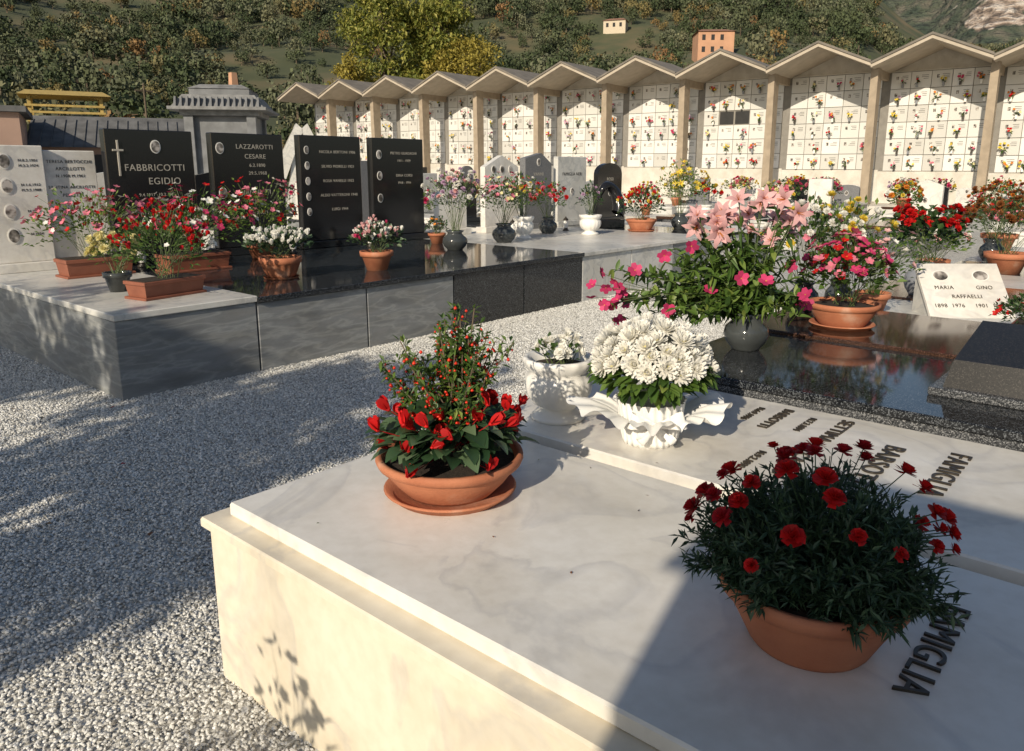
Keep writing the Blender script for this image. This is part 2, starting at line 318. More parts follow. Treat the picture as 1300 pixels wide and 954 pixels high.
headstone('black_headstone',12.5,yh,.8,1.1,.61,.1,mBlkH,[('ROSSI',.08,0,.8)],[(0,.55,.05,.065)],'arch')
# foreground row
S1=tomb('marble_tomb',1.03,2.19,-.95,2.17,.60,mSide,mWhite,th=.045,inset=.065,band=.035)
S2=tomb('marble_tomb',2.205,3.235,-.95,2.13,.595,mSide,mWhite,th=.05,inset=.01,band=.035)
S3=tomb('granite_tomb',3.25,4.33,-.95,1.95,.66,mGran,mBlk,th=.04,over=.02)
S4=tomb('granite_tomb',4.35,5.42,-.95,2.0,.68,mBrn,mBrn,th=.05,over=.02)
tomb('marble_tomb',5.44,6.5,-.95,2.0,.60,mWhite2,mWhite2)
tomb('granite_tomb',6.52,7.6,-.95,2.0,.62,mGrey,mBrn)
for i in range(4): tomb('marble_tomb',7.62+1.1*i,8.7+1.1*i,-.95,1.9,.6,mWhite2,[mWhite,mBlk,mWhite2,mWhite][i])
for i,x in enumerate([1.6,2.72,3.8,4.9,5.97,7.06,8.16,9.26]):
    headstone('rear_headstone',x,-.9,.85,1.0,.6,.1,[mWhite,mWhite,mBlkH,mBrn][i%4],[],[],rz=math.pi)
RT=(0,0,math.pi)
def slabtxt(o,s,size,wx,wy,z): text(o,s,size,(wx-o.location.x,wy-o.location.y,z),RT,mBronze,.003)
slabtxt(S1,'FAMIGLIA',.088,1.70,.285,.604)
slabtxt(S2,'FAMIGLIA',.10,2.80,.50,.599)
slabtxt(S2,'BARSOTTI',.10,2.72,.70,.599)
slabtxt(S2,'SETTIMA',.075,3.0,.93,.599); slabtxt(S2,'CARLO',.075,2.55,.93,.599)
slabtxt(S2,'BARSOTTI',.06,3.0,1.17,.599); slabtxt(S2,'N.7.3.1894',.04,3.0,1.05,.599); slabtxt(S2,'N.9.2.1890',.04,2.5,1.05,.599)
slabtxt(S2,'M.6.9.1976',.04,3.0,1.27,.599)
a=A(); hexa(a,[(0,-.7,0),(.62,-.7,0),(.62,0,0),(0,0,0)],[(.05,-.68,.15),(.58,-.68,.24),(.58,-.03,.24),(.05,-.03,.15)],mBlkM); cbox(a,-.03,.66,-.74,.04,-.0,.035,mGran,.004)
a.obj('granite_book_stand',(3.58,.70,.661))
def plaque(x,y,z,rz,names):
    a=A(); T=Matrix.Rotation(math.radians(-42),4,'X')
    cbox(a,-.29,.29,0,.03,0,.46,mWhite,.004,T)
    oval(a,-.14,.35,.06,.045,-.004,T=T); oval(a,.14,.35,.06,.045,-.004,T=T)
    hexa(a,[(-.27,.03,0),(.27,.03,0),(.27,.32,0),(-.27,.32,0)],[(-.27,.24,.22),(.27,.24,.22),(.27,.31,.28),(-.27,.31,.28)],mWhite2)
    o=a.obj('portrait_plaque',(x,y,z),rz)
    for i,(s,xx,k) in enumerate(names):
        q=T@Vector((xx,-.003,k)); text(o,s,.042,q,(math.radians(90-42),0,0),mBronze,.001)
plaque(6.0,1.02,.60,math.radians(-50),[('MARIA',-.14,.25),('GINO',.14,.25),('RAFFAELLI',0,.175),('1898  1976',-.14,.10),('1901  1980',.14,.10)])
# ---------------------------------------------------------------- near plants
a=A(); pot_bowl(a,.225,.135)
C=Vector((0,0,.155))
for i in range(330):
    u=ru(); u.z=abs(u.z)*.7; r=R.uniform(.5,1.0); p=C+Vector((u.x*.22*r,u.y*.22*r,.02+u.z*.15*r))
    cleaf(a,p,Vector((u.x,u.y,.15+R.uniform(-.2,.4))),R.uniform(.05,.075),R.uniform(.045,.065),mLeafC,.4)
for i in range(44):
    t=R.uniform(0,6.28); r=.05+.2*R.random()**.6; p=Vector((r*math.cos(t),r*math.sin(t),R.uniform(.22,.37)-.32*r)); stem(a,C*.9,p,.0022,pDRed); fl(a,'cyc',p,ru(),R.uniform(.034,.050),pRed)
bc=Vector((.03,-.0,.14))
for b in range(56):
    t=R.uniform(0,6.28); sp=R.uniform(.0,.24); top=bc+Vector((sp*math.cos(t),sp*math.sin(t),R.uniform(.26,.48)-.45*sp))
    b0=bc+Vector((R.uniform(-.05,.05),R.uniform(-.05,.05),0)); stem(a,b0,top,.0028,mBark)
    for j in range(46):
        q=.3+.7*R.random(); p=b0.lerp(top,q)+ru()*.012; d=ru()+Vector((0,0,.6)); leaf(a,p,d,R.uniform(.025,.04),R.uniform(.010,.015),mLeafL if j%4==0 else mLeaf)
    for j in range(6): octa(a,b0.lerp(top,.5+.5*R.random())+ru()*.02,R.uniform(.005,.008),mBerry)
a.obj('potted_cyclamen_and_berries',(1.60,1.65,.60))
# shaded carnation bowl
a=A(); pot_bowl(a,.195,.155,saucer=False)
C=Vector((0,0,.215))
for i in range(620):
    u=ru(); u.z=u.z*.75+.22; u.normalize(); lm=1+.13*math.sin(3*math.atan2(u.y,u.x)+1)+.08*math.sin(7*math.atan2(u.y,u.x))
    tip=C+Vector((u.x*.235*lm,u.y*.235*lm,max(-.06,u.z*.17*lm)))*R.uniform(.8,1.06)
    b0=Vector((u.x*.1,u.y*.1,.15)); stem(a,b0,tip,.0018,mLeafB)
    for j in range(20):
        p=b0.lerp(tip,R.uniform(.4,1)); d=(tip-b0).normalized()*.7+ru()*1.0+Vector((0,0,.2)); leaf(a,p,d,R.uniform(.02,.036),R.uniform(.005,.009),mLeafB,.1)
cl3=[Vector((-.5,.75,.35)).normalized(),Vector((.5,-.75,.3)).normalized(),Vector((.3,.3,.9)).normalized(),Vector((.0,-.7,.6)).normalized(),Vector((-.7,.0,.5)).normalized()]
for i in range(40):
    u=(R.choice(cl3)+ru()*.5).normalized(); u.z=abs(u.z); p=C+Vector((u.x*.262,u.y*.262,u.z*.20+R.uniform(0,.03))); stem(a,C,p,.002,mLeafB); fl(a,'carn',p,u+Vector((0,0,.5)),R.uniform(.014,.024),pDRed if i%3==0 else pRed)
a.obj('potted_carnations',(1.56,.50,.60))
# white chrysanthemums in wrapped pot with bow
a=A(); pot_wrap(a,.125,.165)
C=Vector((0,0,.25))
for i in range(420):
    u=ru(); u.z=u.z*.6; p=C+Vector((u.x*.19,u.y*.19,u.z*.11+.02)); cleaf(a,p,Vector((u.x,u.y,.1))+ru()*.5,.06,.035,mLeafL if i%4==0 else mLeaf,.3)
n=60
for i in range(n):
    k=i+.5; ph_=math.acos(1-k/n*.95); t=math.pi*(1+5**.5)*k; u=Vector((math.cos(t)*math.sin(ph_),math.sin(t)*math.sin(ph_),math.cos(ph_)))
    p=C+Vector((u.x*.205,u.y*.205,.045+u.z*.15))+ru()*.012; fl(a,'mum',p,u+Vector((0,0,.15))+ru()*.25,R.uniform(.036,.050),pWhite); octa(a,p+u*.010,.011,pCream)
a.obj('potted_white_chrysanthemum',(2.44,1.43,.595))
plant('white_urn_with_flowers',(2.43,1.86,.595),'urn',.14,.26,.10,.06,50,.04,.02,mLeaf,[('carn',pWhite,16,.03)],cz=.2)
# big lily / mandevilla arrangement
a=A(); pot_vase(a,.12,.2)
LF=Vector((-.656,.755,0)); FW=Vector((.755,.656,0))
for b in range(84):
    l=R.uniform(-.34,.74) if b%3 else R.uniform(-.2,.5); f=R.uniform(-.25,.25); hz=R.uniform(.22,.62)-.28*abs(l-.05)
    tip=LF*l+FW*f+Vector((0,0,hz)); b0=Vector((0,0,.18)); mid=b0.lerp(tip,.5)+Vector((0,0,.07))
    stem(a,b0,mid,.004,mStem); stem(a,mid,tip,.003,mStem)
    for j in range(36):
        q=R.random(); p=(b0.lerp(mid,.3+.7*q) if j%2 else mid.lerp(tip,q)); cleaf(a,p,ru()+Vector((0,0,.3)),R.uniform(.05,.08),R.uniform(.018,.028),mLeaf if j%4 else mLeafL,.2)
    if b%5==0: fl(a,'simple',tip+ru()*.04,ru()*.6+Vector((-.6,-.4,.4)),.040,pMag)
for b in range(14):
    p=LF*.76+Vector((0,0,.32))+ru()*.09; stem(a,LF*.45+Vector((0,0,.3)),p,.002,mStem); fl(a,'simple',p,ru()+Vector((-.5,-.3,.4)),.034,pMag)
for b in range(24):
    l=R.uniform(-.24,.38); p=LF*l+FW*R.uniform(-.12,.18)+Vector((0,0,R.uniform(.58,.82)-abs(l)*.2)); stem(a,Vector((0,0,.2)),p,.004,mStem)
    fl(a,'lily',p,Vector((-.7,-.5,.4))+ru()*.7,R.uniform(.075,.10),pLPink)
    for j in range(8): leaf(a,Vector((0,0,.2)).lerp(p,R.uniform(.4,.95)),ru()+Vector((0,0,.4)),.10,.025,mLeaf)
a.obj('lily_arrangement',(3.86,1.70,.66))
plant('potted_begonia',(4.70,1.48,.68),'bowl',.20,.15,.25,.22,460,.055,.035,mLeaf,[('simple',pMag,60,.032),('simple',pPink,34,.032),('simple',pRed,20,.03)],lump=.1)
plant('chrysanthemum_bouquet',(5.05,1.85,.68),'vase',.10,.2,.28,.24,420,.06,.025,mLeaf,[('mum',pWhite,34,.035),('mum',pYel,14,.032),('simple',pPink,30,.03)],cz=1)
plant('yellow_white_bouquet',(5.75,1.85,.60),'vase',.1,.22,.26,.24,260,.06,.025,mLeafL,[('mum',pYel,14,.04),('mum',pWhite,18,.04)],cz=1.3)
plant('pink_azalea',(5.75,1.62,.60),'pot',.12,.15,.26,.23,350,.05,.02,mLeaf,[('simple',pLPink,40,.03),('simple',pWhite,16,.03)],cz=.8)
plant('red_geranium',(6.72,1.55,.62),'vase',.12,.26,.25,.20,480,.06,.05,mLeafD,[('carn',pRed,46,.036)],cz=1.1,fz=.3,pm=mGVase)
plant('red_flower_bush',(5.45,.62,.60),'planter',.2,.10,.22,.10,420,.04,.018,mLeafD,[('simple',pRed,18,.018)],cz=.5)
plant('rust_chrysanthemum',(8.9,1.30,.60),'pot',.2,.2,.38,.34,320,.05,.02,mLeafD,[('mum',pRust,110,.035)],cz=.8)
plant('pink_begonia_pot',(11.2,1.75,.6),'pot',.2,.22,.38,.25,300,.06,.035,mLeaf,[('simple',pPink,60,.045),('simple',pRed,30,.045)])
plant('white_flower_pot',(8.0,1.75,.6),'pot',.14,.18,.26,.2,260,.06,.03,mLeafL,[('carn',pLPink,22,.03),('carn',pWhite,10,.03)])
plant('mixed_flower_pot',(9.9,1.6,.6),'vase',.13,.25,.3,.28,260,.06,.03,mLeaf,[('mum',pOr,16,.035),('simple',pRed,26,.03)],cz=1)
# row across the path
plant('flower_planter',(2.78,6.05,.62),'planter',.27,.14,.36,.30,520,.055,.03,mLeaf,[('cyc',pRed,60,.04),('cyc',pDRed,30,.04),('simple',pWhite,16,.03)],cz=.7,rz_=math.radians(10))
plant('yellow_chrysanthemum',(2.62,6.55,.62),'pot',.11,.16,.20,.15,120,.05,.025,mLeafL,[('mum',pCream,30,.045)],cz=.9,pm=mDVase)
plant('impatiens_planter',(2.91,7.75,.62),'planter',.30,.17,.42,.34,520,.055,.03,mLeafL,[('simple',pPink,70,.036),('simple',pRed,26,.034),('simple',pWhite,16,.03)],cz=.7)
plant('impatiens_planter',(3.75,7.5,.61),'planter',.32,.17,.50,.36,600,.055,.03,mLeaf,[('simple',pMag,80,.036),('simple',pWhite,56,.036),('simple',pRed,24,.034)],cz=.6)
plant('impatiens_bush',(4.75,7.9,.61),'pot',.16,.17,.42,.40,520,.055,.03,mLeafL,[('simple',pRed,44,.034),('simple',pPink,40,.034),('simple',pWhite,20,.034)],cz=.6)
plant('potted_white_cyclamen',(3.98,6.3,.61),'ribbed',.19,.2,.25,.16,330,.06,.045,mLeafC,[('cyc',pWhite,90,.045)],cz=.5,fz=.35,zmin=-.1)
plant('potted_pink_cyclamen',(4.95,6.1,.61),'pot',.165,.19,.24,.18,300,.06,.045,mLeafC,[('cyc',pLPink,46,.045),('cyc',pWhite,46,.04),('cyc',pMag,10,.04)],cz=.5,fz=.25,zmin=-.1)
plant('flower_vase',(6.85,6.9,.61),'vase',.16,.24,.30,.36,380,.06,.02,mLeaf,[('carn',pLil,34,.035),('carn',pWhite,26,.035),('carn',pLPink,16,.035)],cz=1.0)
plant('flower_vase',(8.0,7.1,.61),'vase',.17,.26,.30,.32,380,.06,.03,mLeaf,[('simple',pPink,46,.036),('simple',pCream,26,.036)],cz=.95)
plant('white_urn_flowers',(8.65,7.3,.61),'urn',.15,.32,.22,.28,260,.06,.03,mLeaf,[('carn',pYel,10,.036),('carn',pRed,12,.036),('carn',pWhite,16,.036)],cz=.95)
plant('white_vase',(9.9,7.0,.61),'urn',.17,.30,.18,.24,200,.06,.03,mLeafD,[('carn',pLil,8,.03)],cz=.9)
plant('mixed_bouquet',(9.6,7.6,.61),'vase',.15,.25,.3,.26,260,.06,.03,mLeaf,[('carn',pRed,22,.036),('carn',pPink,20,.036)],cz=.95)
plant('red_cyclamen_bowl',(10.9,6.7,.61),'bowl',.24,.2,.34,.30,420,.06,.04,mLeafD,[('cyc',pRed,60,.05),('cyc',pYel,26,.05),('cyc',pWhite,20,.05)],cz=.6)
plant('yellow_bouquet',(11.8,6.5,.61),'vase',.15,.26,.36,.4,380,.07,.03,mLeafL,[('lily',pYel,34,.075),('carn',pWhite,12,.04)],cz=.95)
plant('orange_flower_pot',(7.3,7.7,.61),'pot',.12,.14,.16,.12,160,.05,.03,mLeafD,[('simple',pOr,10,.03)],cz=.7)
# twisted black sculpture
a=A(); vs=[];F=[]
N=40
for i in range(N):
    t=i/(N-1); an=t*4.2-.6; rr=.26*(1-t*.55); c=Vector((rr*math.cos(an),.04*math.sin(an*2),.42+rr*math.sin(an)*1.25+t*.12)); w=.10*(1-.8*t)+.012
    for k in range(8):
        q=6.2832*k/8; vs.append(c+Vector((math.cos(an)*math.cos(q)*w,math.sin(q)*w*1.3,math.sin(an)*math.cos(q)*w)))
    if i:
        for k in range(8): F.append([(i-1)*8+k,(i-1)*8+(k+1)%8,i*8+(k+1)%8,i*8+k])
a.add(vs,F,mBlkH,True); cbox(a,-.3,.3,-.15,.15,0,.14,mBlkH,.01)
a.obj('twisted_stone_sculpture',(11.2,7.6,.61),math.radians(-25))
def lantern(x,y,z,s=1):
    a=A(); lathe(a,[(0,0),(.05*s,0),(.05*s,.015*s),(.03*s,.03*s),(.035*s,.05*s)],mBronze,14); lathe(a,[(.035*s,.05*s),(.045*s,.12*s),(.035*s,.17*s)],mCer,14); lathe(a,[(.05*s,.17*s),(.03*s,.2*s),(.01*s,.22*s),(0,.24*s)],mBronze,14); a.obj('grave_lantern',(x,y,z))
for x,y in ((3.5,8.1),(5.3,8.1),(6.4,8.0),(7.5,7.9),(9.1,7.9),(10.2,7.7)): lantern(x,y,.61)
palS=[mWhite,mWhite2,mBlkH,mDarkGrey,mWhite]
def gplant(x,y,z,s=1):
    c=R.choice([pRed,pPink,pWhite,pYel,pOr,pLil,pMag,pCream]); c2=R.choice([pWhite,pPink,pYel,pRed])
    plant('grave_flowers',(x,y,z),R.choice(['pot','vase','urn']),.13*s,.2*s,.26*s,.24*s,130,.08,.05,R.choice([mLeaf,mLeafD,mLeafL]),[('carn',c,14,.055),('carn',c2,9,.05)],cz=.9,nst=4)
for row,(yy,xa,xb) in enumerate([(11.6,3,17),(15.0,4,20),(19,5,24)]):
    x=xa
    while x<xb:
        tomb('background_tomb',x,x+1.08,yy-2.6,yy+.3,.5,R.choice([mWhite2,mGrey,mWhite]),R.choice([mWhite2,mWhite,mBlk]))
        headstone('background_headstone',x+.54,yy,R.uniform(.55,.9),R.uniform(.8,1.25),.5,.1,R.choice(palS),[],[(0,.6,.05,.065)],R.choice(['rect','arch','gable','slant']))
        if R.random()<.8: gplant(x+.5+R.uniform(-.2,.2),yy-R.uniform(.4,2),.5,1.1)
        x+=R.choice([1.1,1.1,2.4])
for gx,(ya,yb) in ((15.5,(1.5,9)),(19.5,(0,12)),(23.5,(-1,14))):
    y=ya
    while y<yb:
        a=A(); bm=R.choice([mGrey,mWhite2,mBlk,mGran]); cbox(a,0,2.7,0,1.05,-.1,.5,bm,.006); cbox(a,-.03,2.7,.0,1.03,.501,.56,R.choice([mBlk,mWhite,mWhite2,mBrn]),.006); a.obj('far_tomb',(gx,y,0))
        headstone('far_headstone',gx+2.5,y+.52,R.uniform(.5,.85),R.uniform(.5,.85),.56,.1,R.choice(palS),[],[(0,.4,.05,.065)],R.choice(['rect','arch','gable']),rz=-math.pi/2)
        for _ in range(2):
            if R.random()<.75: gplant(gx+R.uniform(.3,2.2),y+R.uniform(.3,.8),.56,1.15)
        y+=R.choice([1.1,1.1,1.1,2.2])
# ---------------------------------------------------------------- columbarium
mPost=flat('tan_concrete',(.33,.265,.19),.8,.15,scale=4,bump=.1)
mFascia=flat('cream_fascia',(.42,.36,.28),.7,.12,scale=3)
mRoofC=flat('roof_concrete',(.17,.15,.125),.9,.25,scale=2)
mPlas=flat('white_plaster',(.60,.57,.51),.8,.1,scale=2,dirt=.5)
mNiche=M('niche_marble',[(0,(.50,.49,.455)),(.5,(.61,.60,.56)),(1,(.70,.69,.66))],.35,mode='island')
mDark=flat('dark_opening',(.03,.03,.03),.9)
mJoint=flat('joint',(.22,.205,.18),.9)
root=empty('columbarium',(30.9,5.56,0)); root.rotation_euler=(0,0,math.radians(4.1))
a=A(); fa=A(); B=3.7
cf=[pRed,pPink,pWhite,pYel,pOr,pLil,pMag,pCream,pYel,pOr,pWhite]
for j in range(-3,10):
    z0=.28+.055*(j+.5); y0=B*j; zv=z0+4.88; zp=zv+.80; ym=y0+B/2; y1=y0+B
    hexa(a,[(-.22,y0-.15,z0-.6),(.22,y0-.15,z0-.6),(.22,y0+.15,z0-.6),(-.22,y0+.15,z0-.6)],[(-.30,y0-.12,zv-.05),(.24,y0-.12,zv-.05),(.24,y0+.12,zv-.05),(-.30,y0+.12,zv-.05)],mPost)
    cbox(a,.245,1.69,y0-.09,y0+.09,zv-.42,zv-.03,mPost,.01)
    cbox(a,1.78,2.3,y0,y1,z0-.6,zv-.02,mJoint,.0)
    a.add([(1.78,y0,zv-.02),(1.78,y1,zv-.02),(1.78,ym,zp-.03)],[[0,1,2]],mPlas)
    cbox(a,1.70,1.777,y0+.001,y1-.001,z0-.6,z0+1.2,mPlas,.002)
    cbox(a,1.70,1.777,y0+.001,y1-.001,z0+4.82,zv-.02,mPlas,.002)
    cbox(a,-1.2,1.699,y0,y1,z0-.6,z0-.0,mPlas,.003)
    for (ya,za,yb,zb) in ((y0,zv,ym,zp),(ym,zp,y1,zv)):
        t=.12; xa,xb=-.95,2.6
        hexa(a,[(xa,ya,za-t),(xb,ya,za-t),(xb,yb,zb-t),(xa,yb,zb-t)],[(xa,ya,za),(xb,ya,za),(xb,yb,zb),(xa,yb,zb)],mFascia)
        hexa(a,[(xa-.05,ya,za+.002),(xb,ya,za+.002),(xb,yb,zb+.002),(xa-.05,yb,zb+.002)],[(xa-.05,ya,za+.08),(xb,ya,za+.08),(xb,yb,zb+.08),(xa-.05,yb,zb+.08)],mRoofC)
    nc,nr=5,6; w=(B-.3)/nc; hh=3.6/nr
    for c in range(nc):
        for r in range(nr):
            ya=y0+.15+c*w; za=z0+1.21+r*hh
            if j==2 and r==3 and c in(2,3):
                cbox(a,1.765,1.779,ya+.04,ya+w-.04,za+.04,za+hh-.04,mDark,.001); continue
            cbox(a,1.735,1.779,ya+.010,ya+w-.010,za+.010,za+hh-.010,mNiche,.004)
            cy=ya+w*R.uniform(.25,.75)
            cbox(a,1.728,1.7345,ya+w*.62,ya+w*.62+.09,za+hh*.55,za+hh*.55+.12,mPhoto,.002)
            for q in range(3): cbox(a,1.730,1.7345,ya+w*.15,ya+w*R.uniform(.35,.52),za+hh*(.75-.1*q),za+hh*(.75-.1*q)+.014,mBronze,.001)
            if R.random()<.78:
                m=R.choice(cf); m2=R.choice(cf); p=Vector((1.62,cy,za+.2)); cbox(fa,1.58,1.66,cy-.035,cy+.035,za+.03,za+.17,R.choice([mBronze,mCer,mGVase]),.005)
                sz=R.uniform(.6,1.2)
                for k in range(10): leaf(fa,p,Vector((-.5,0,.4))+ru(),.16*sz,.06,R.choice([mLeaf,mLeafD,mLeafL]))
                for k in range(R.randint(2,8)):
                    q=p+Vector((R.uniform(-.1,.03),R.uniform(-.13,.13)*sz,R.uniform(.02,.2)*sz)); ring(fa,q,(Vector((-1,0,.3))+ru()*.4).normalized(),6,.048,.055,1.1,.0,m if k%3 else m2,.2,(.4,1,.5))
a.obj('structure',parent=root); fa.obj('niche_flowers',parent=root)
# ---------------------------------------------------------------- ground, gravel
mGrass=M('dry_grass',[(.3,(.05,.06,.025)),(.6,(.10,.09,.045)),(.8,(.14,.12,.07))],.95,scale=.15,detail=8)
mGravS=M('gravel_bed',[(0,(.22,.215,.195)),(.4,(.46,.45,.42)),(1,(.70,.69,.65))],.9,mode='voronoi',scale=85,bump=.9,bscale=110)
mPeb=M('pebbles',[(0,(.20,.19,.17)),(.2,(.44,.43,.40)),(.6,(.64,.63,.59)),(1,(.80,.79,.76))],.7,mode='island')
a=A(); S=3500; a.add([(-S,-S,-.02),(S,-S,-.02),(S,S,-.02),(-S,S,-.02)],[[0,1,2,3]],mGrass); a.obj('ground')
a=A(); a.add([(-14,-12,0),(36,-12,0),(36,50,0),(-14,50,0)],[[0,1,2,3]],mGravS); a.obj('gravel_path')
ph=(1+5**.5)/2; ico=[Vector(q).normalized() for q in ((-1,ph,0),(1,ph,0),(-1,-ph,0),(1,-ph,0),(0,-1,ph),(0,1,ph),(0,-1,-ph),(0,1,-ph),(ph,0,-1),(ph,0,1),(-ph,0,-1),(-ph,0,1))]
icof=[(0,11,5),(0,5,1),(0,1,7),(0,7,10),(0,10,11),(1,5,9),(5,11,4),(11,10,2),(10,7,6),(7,1,8),(3,9,4),(3,4,2),(3,2,6),(3,6,8),(3,8,9),(4,9,5),(2,4,11),(6,2,10),(8,6,7),(9,8,1)]
tiles=[]; TS=.6
for v in range(3):
    a=A()
    for i in range(3300):
        s=R.uniform(.0045,.0088); cx=R.uniform(-TS/2,TS/2); cy=R.uniform(-TS/2,TS/2); cz=R.uniform(-.002,.009)
        e=Matrix.Rotation(R.random()*6.28,3,ru()); k=(R.uniform(.8,1.3),R.uniform(.7,1.1),R.uniform(.5,.9))
        vs=[]
        for q in ico:
            w=e@Vector((q.x*k[0],q.y*k[1],q.z*k[2]))*s*R.uniform(.82,1.12); vs.append((w.x+cx,w.y+cy,w.z*.8+cz))
        a.add(vs,icof,mPeb)
    o=a.obj('tile'); tiles.append(o.data); bpy.data.objects.remove(o)
g=empty('gravel')
def lay(xa,xb,ya,yb):
    x=xa
    while x<xb-.05:
        y=ya
        while y<yb-.05:
            o=bpy.data.objects.new('gravel_patch',R.choice(tiles)); COL.objects.link(o); o.parent=g; o.location=(x+TS/2,y+TS/2,0); o.rotation_euler=(0,0,R.randint(0,3)*math.pi/2); y+=TS
        x+=TS
lay(-.6,9.0,1.95,5.5); lay(-.6,2.1,5.55,8.5); lay(-.6,1.15,.15,1.95)
a=A()
for i in range(26):
    p=Vector((R.uniform(.2,2.0),R.uniform(3,7.5),.02)); leaf(a,p,Vector((R.uniform(-1,1),R.uniform(-1,1),.1)),.04,.025,R.choice([pDRed,pRust,mBark]),0)
for i in range(14):
    p=Vector((R.uniform(1.15,3.1),R.uniform(.8,2.0),.603)); leaf(a,p,Vector((R.uniform(-1,1),R.uniform(-1,1),.05)),.014,.006,R.choice([pRust,mLeaf,mBark]),0)
a.obj('fallen_petals')
# ---------------------------------------------------------------- out-of-frame shade casters: an added block, then trees and a shrub
a=A(); cbox(a,-.35,.35,-2.2,0,0,.4,mGrey,.01); cbox(a,-.22,.22,-2.1,0,.401,2.62,mGrey,.01); frus(a,0,-1.05,.30,1.10,2.621,.1,.9,2.9,mGrey)
a.obj('added_shade_block',(-2.1,-.15,0))  # unseen block added behind the camera to shade the near slab
def tree(name,loc,hgt,cr,cz,crz,ncl,nleaf,ls,lm,tr=.12,seed=1,cl=.45,taper=0,limbs=10):
    r=random.Random(seed); a=A()
    def limb(p,q,w0,w1):
        d=(q-p).normalized(); s=d.orthogonal().normalized(); t=d.cross(s); vs=[];n=7
        for c,w in ((p,w0),((p+q)/2+Vector((r.uniform(-.04,.04)*hgt*.3,0,0)),(w0+w1)/2),(q,w1)):
            for k in range(n): vs.append(c+(s*math.cos(6.283*k/n)+t*math.sin(6.283*k/n))*w)
        a.add(vs,[[i*n+k,i*n+(k+1)%n,(i+1)*n+(k+1)%n,(i+1)*n+k] for i in range(2) for k in range(n)],mBark,True)
    limb(Vector((0,0,-.1)),Vector((0,0,cz)),tr,tr*.6); limb(Vector((0,0,cz)),Vector((.1,.1,cz+crz*.8)),tr*.6,tr*.15)
    cs=[]
    for i in range(ncl):
        u=ru(r); q=r.uniform(.35,1); zt=u.z*q; k=1-taper*max(0,zt)
        cs.append(Vector((u.x*cr*q*k,u.y*cr*q*k,cz+crz*zt)))
    for i in range(limbs): limb(Vector((0,0,cz-crz*.5+crz*.9*i/limbs)),cs[i],tr*.35,tr*.08)
    for c in cs:
        b=cl*r.uniform(.6,1.4)
        for i in range(nleaf):
            u=ru(r)*r.random()**.5; p=c+Vector((u.x*b,u.y*b,u.z*b*.75)); leaf(a,p,ru(r)+Vector((0,0,-.1)),ls*r.uniform(.7,1.3),ls*.6,lm)
    return a.obj(name,loc)
tree('garden_tree',(-5.0,2.6,0),5,1.35,3.6,.95,22,200,.15,mLeaf,.12,3,.38)
tree('garden_tree',(-6.0,5.4,0),5,1.7,3.7,1.0,28,150,.15,mLeaf,.12,5,.36)
tree('garden_tree',(-5.6,1.62,0),4,.6,3.35,.6,10,170,.14,mLeaf,.08,7,.28,0,6)
plant('flowering_shrub',(-.72,1.30,0),'bowl',.2,.25,.24,.38,200,.07,.02,mLeaf,[('simple',pPink,12,.04)],cz=1.2,zmin=-.9)
# ---------------------------------------------------------------- mausoleum & left buildings
def pol(az,r): t=math.radians(41-az); return (r*math.cos(t),r*math.sin(t))
mStone=flat('mausoleum_stone',(.15,.155,.16),.7,.25,scale=3,bump=.1)
mStoneR=flat('mausoleum_roof',(.19,.19,.185),.8,.3,scale=5,bump=.2)
a=A()
cbox(a,-1.7,1.7,-1.7,1.7,0,.3,mStone,.01); cbox(a,-1.4,1.4,-1.3,1.4,.301,3.3,mStone,.01)
for sx in(-1,1):
    for sy in (-1,1): cbox(a,sx*1.35-.2,sx*1.35+.2,sy*1.4-.2,sy*1.4+.2,.302,3.301,mStone,.01)
cbox(a,-.5,.5,-1.36,-1.301,.31,2.5,mDark,.01)
cbox(a,-1.68,1.68,-1.7,1.7,3.303,3.48,mStoneR,.01)
frus(a,0,0,2.05,2.05,3.482,1.55,1.55,3.95,mStoneR); cbox(a,-2.1,2.1,-2.1,2.1,3.46,3.56,mStoneR,.01)
for i in range(15):
    x=-1.9+i*.27; frus(a,x*.93,-1.85,.05,.22,3.56,.04,.08,3.86,mStone)
cbox(a,-1.3,1.3,-1.3,1.3,3.951,4.15,mStone,.01); frus(a,0,0,1.35,1.35,4.151,.9,.9,4.3,mStoneR)
o=a.obj('stone_mausoleum',(13.7,24.3,0),math.radians(-40)); o.scale=(.70,.70,.98)
a=A(); hexa(a,[(-.9,-.4,0),(.9,-.4,0),(.9,.4,0),(-.9,.4,0)],[(-.25,-.3,2.9),(.35,-.3,2.9),(.35,.3,2.9),(-.25,.3,2.9)],mWhite2); hexa(a,[(-1.3,-.5,1.6),(-.8,-.5,1.3),(-.8,.5,1.3),(-1.3,.5,1.6)],[(-.2,-.5,3.1),(.1,-.5,2.9),(.1,.5,2.9),(-.2,.5,3.1)],mWhite2); hexa(a,[(1.3,-.5,1.6),(.8,-.5,1.3),(.8,.5,1.3),(1.3,.5,1.6)],[(.3,-.5,3.1),(0.,-.5,2.9),(0.,.5,2.9),(.3,.5,3.1)],mWhite2)
o=a.obj('angular_stone_monument',(15.2,22.4,0),math.radians(-30)); o.scale=(.7,.7,.98)
mRoofG=flat('grey_roof_sheets',(.12,.12,.12),.9,.3,scale=1.5,bump=.3,spec=.2)
mOchre=flat('ochre_plaster',(.50,.28,.17),.9,.1,scale=.5)
mRedB=flat('reddish_plaster',(.30,.20,.155),.9,.15,scale=.5)
mYelW=flat('yellow_timber',(.42,.30,.09),.7,.2)
mTile=flat('roof_tiles',(.27,.14,.09),.9,.25,scale=2)
a=A(); cbox(a,-5,5.5,-3,3,0,2.7,mRedB,.01)
for i in range(5): cbox(a,-4.5+i*2.0,-3.5+i*2.0,-3.05,-2.99,1.3,2.3,mDark,.01)
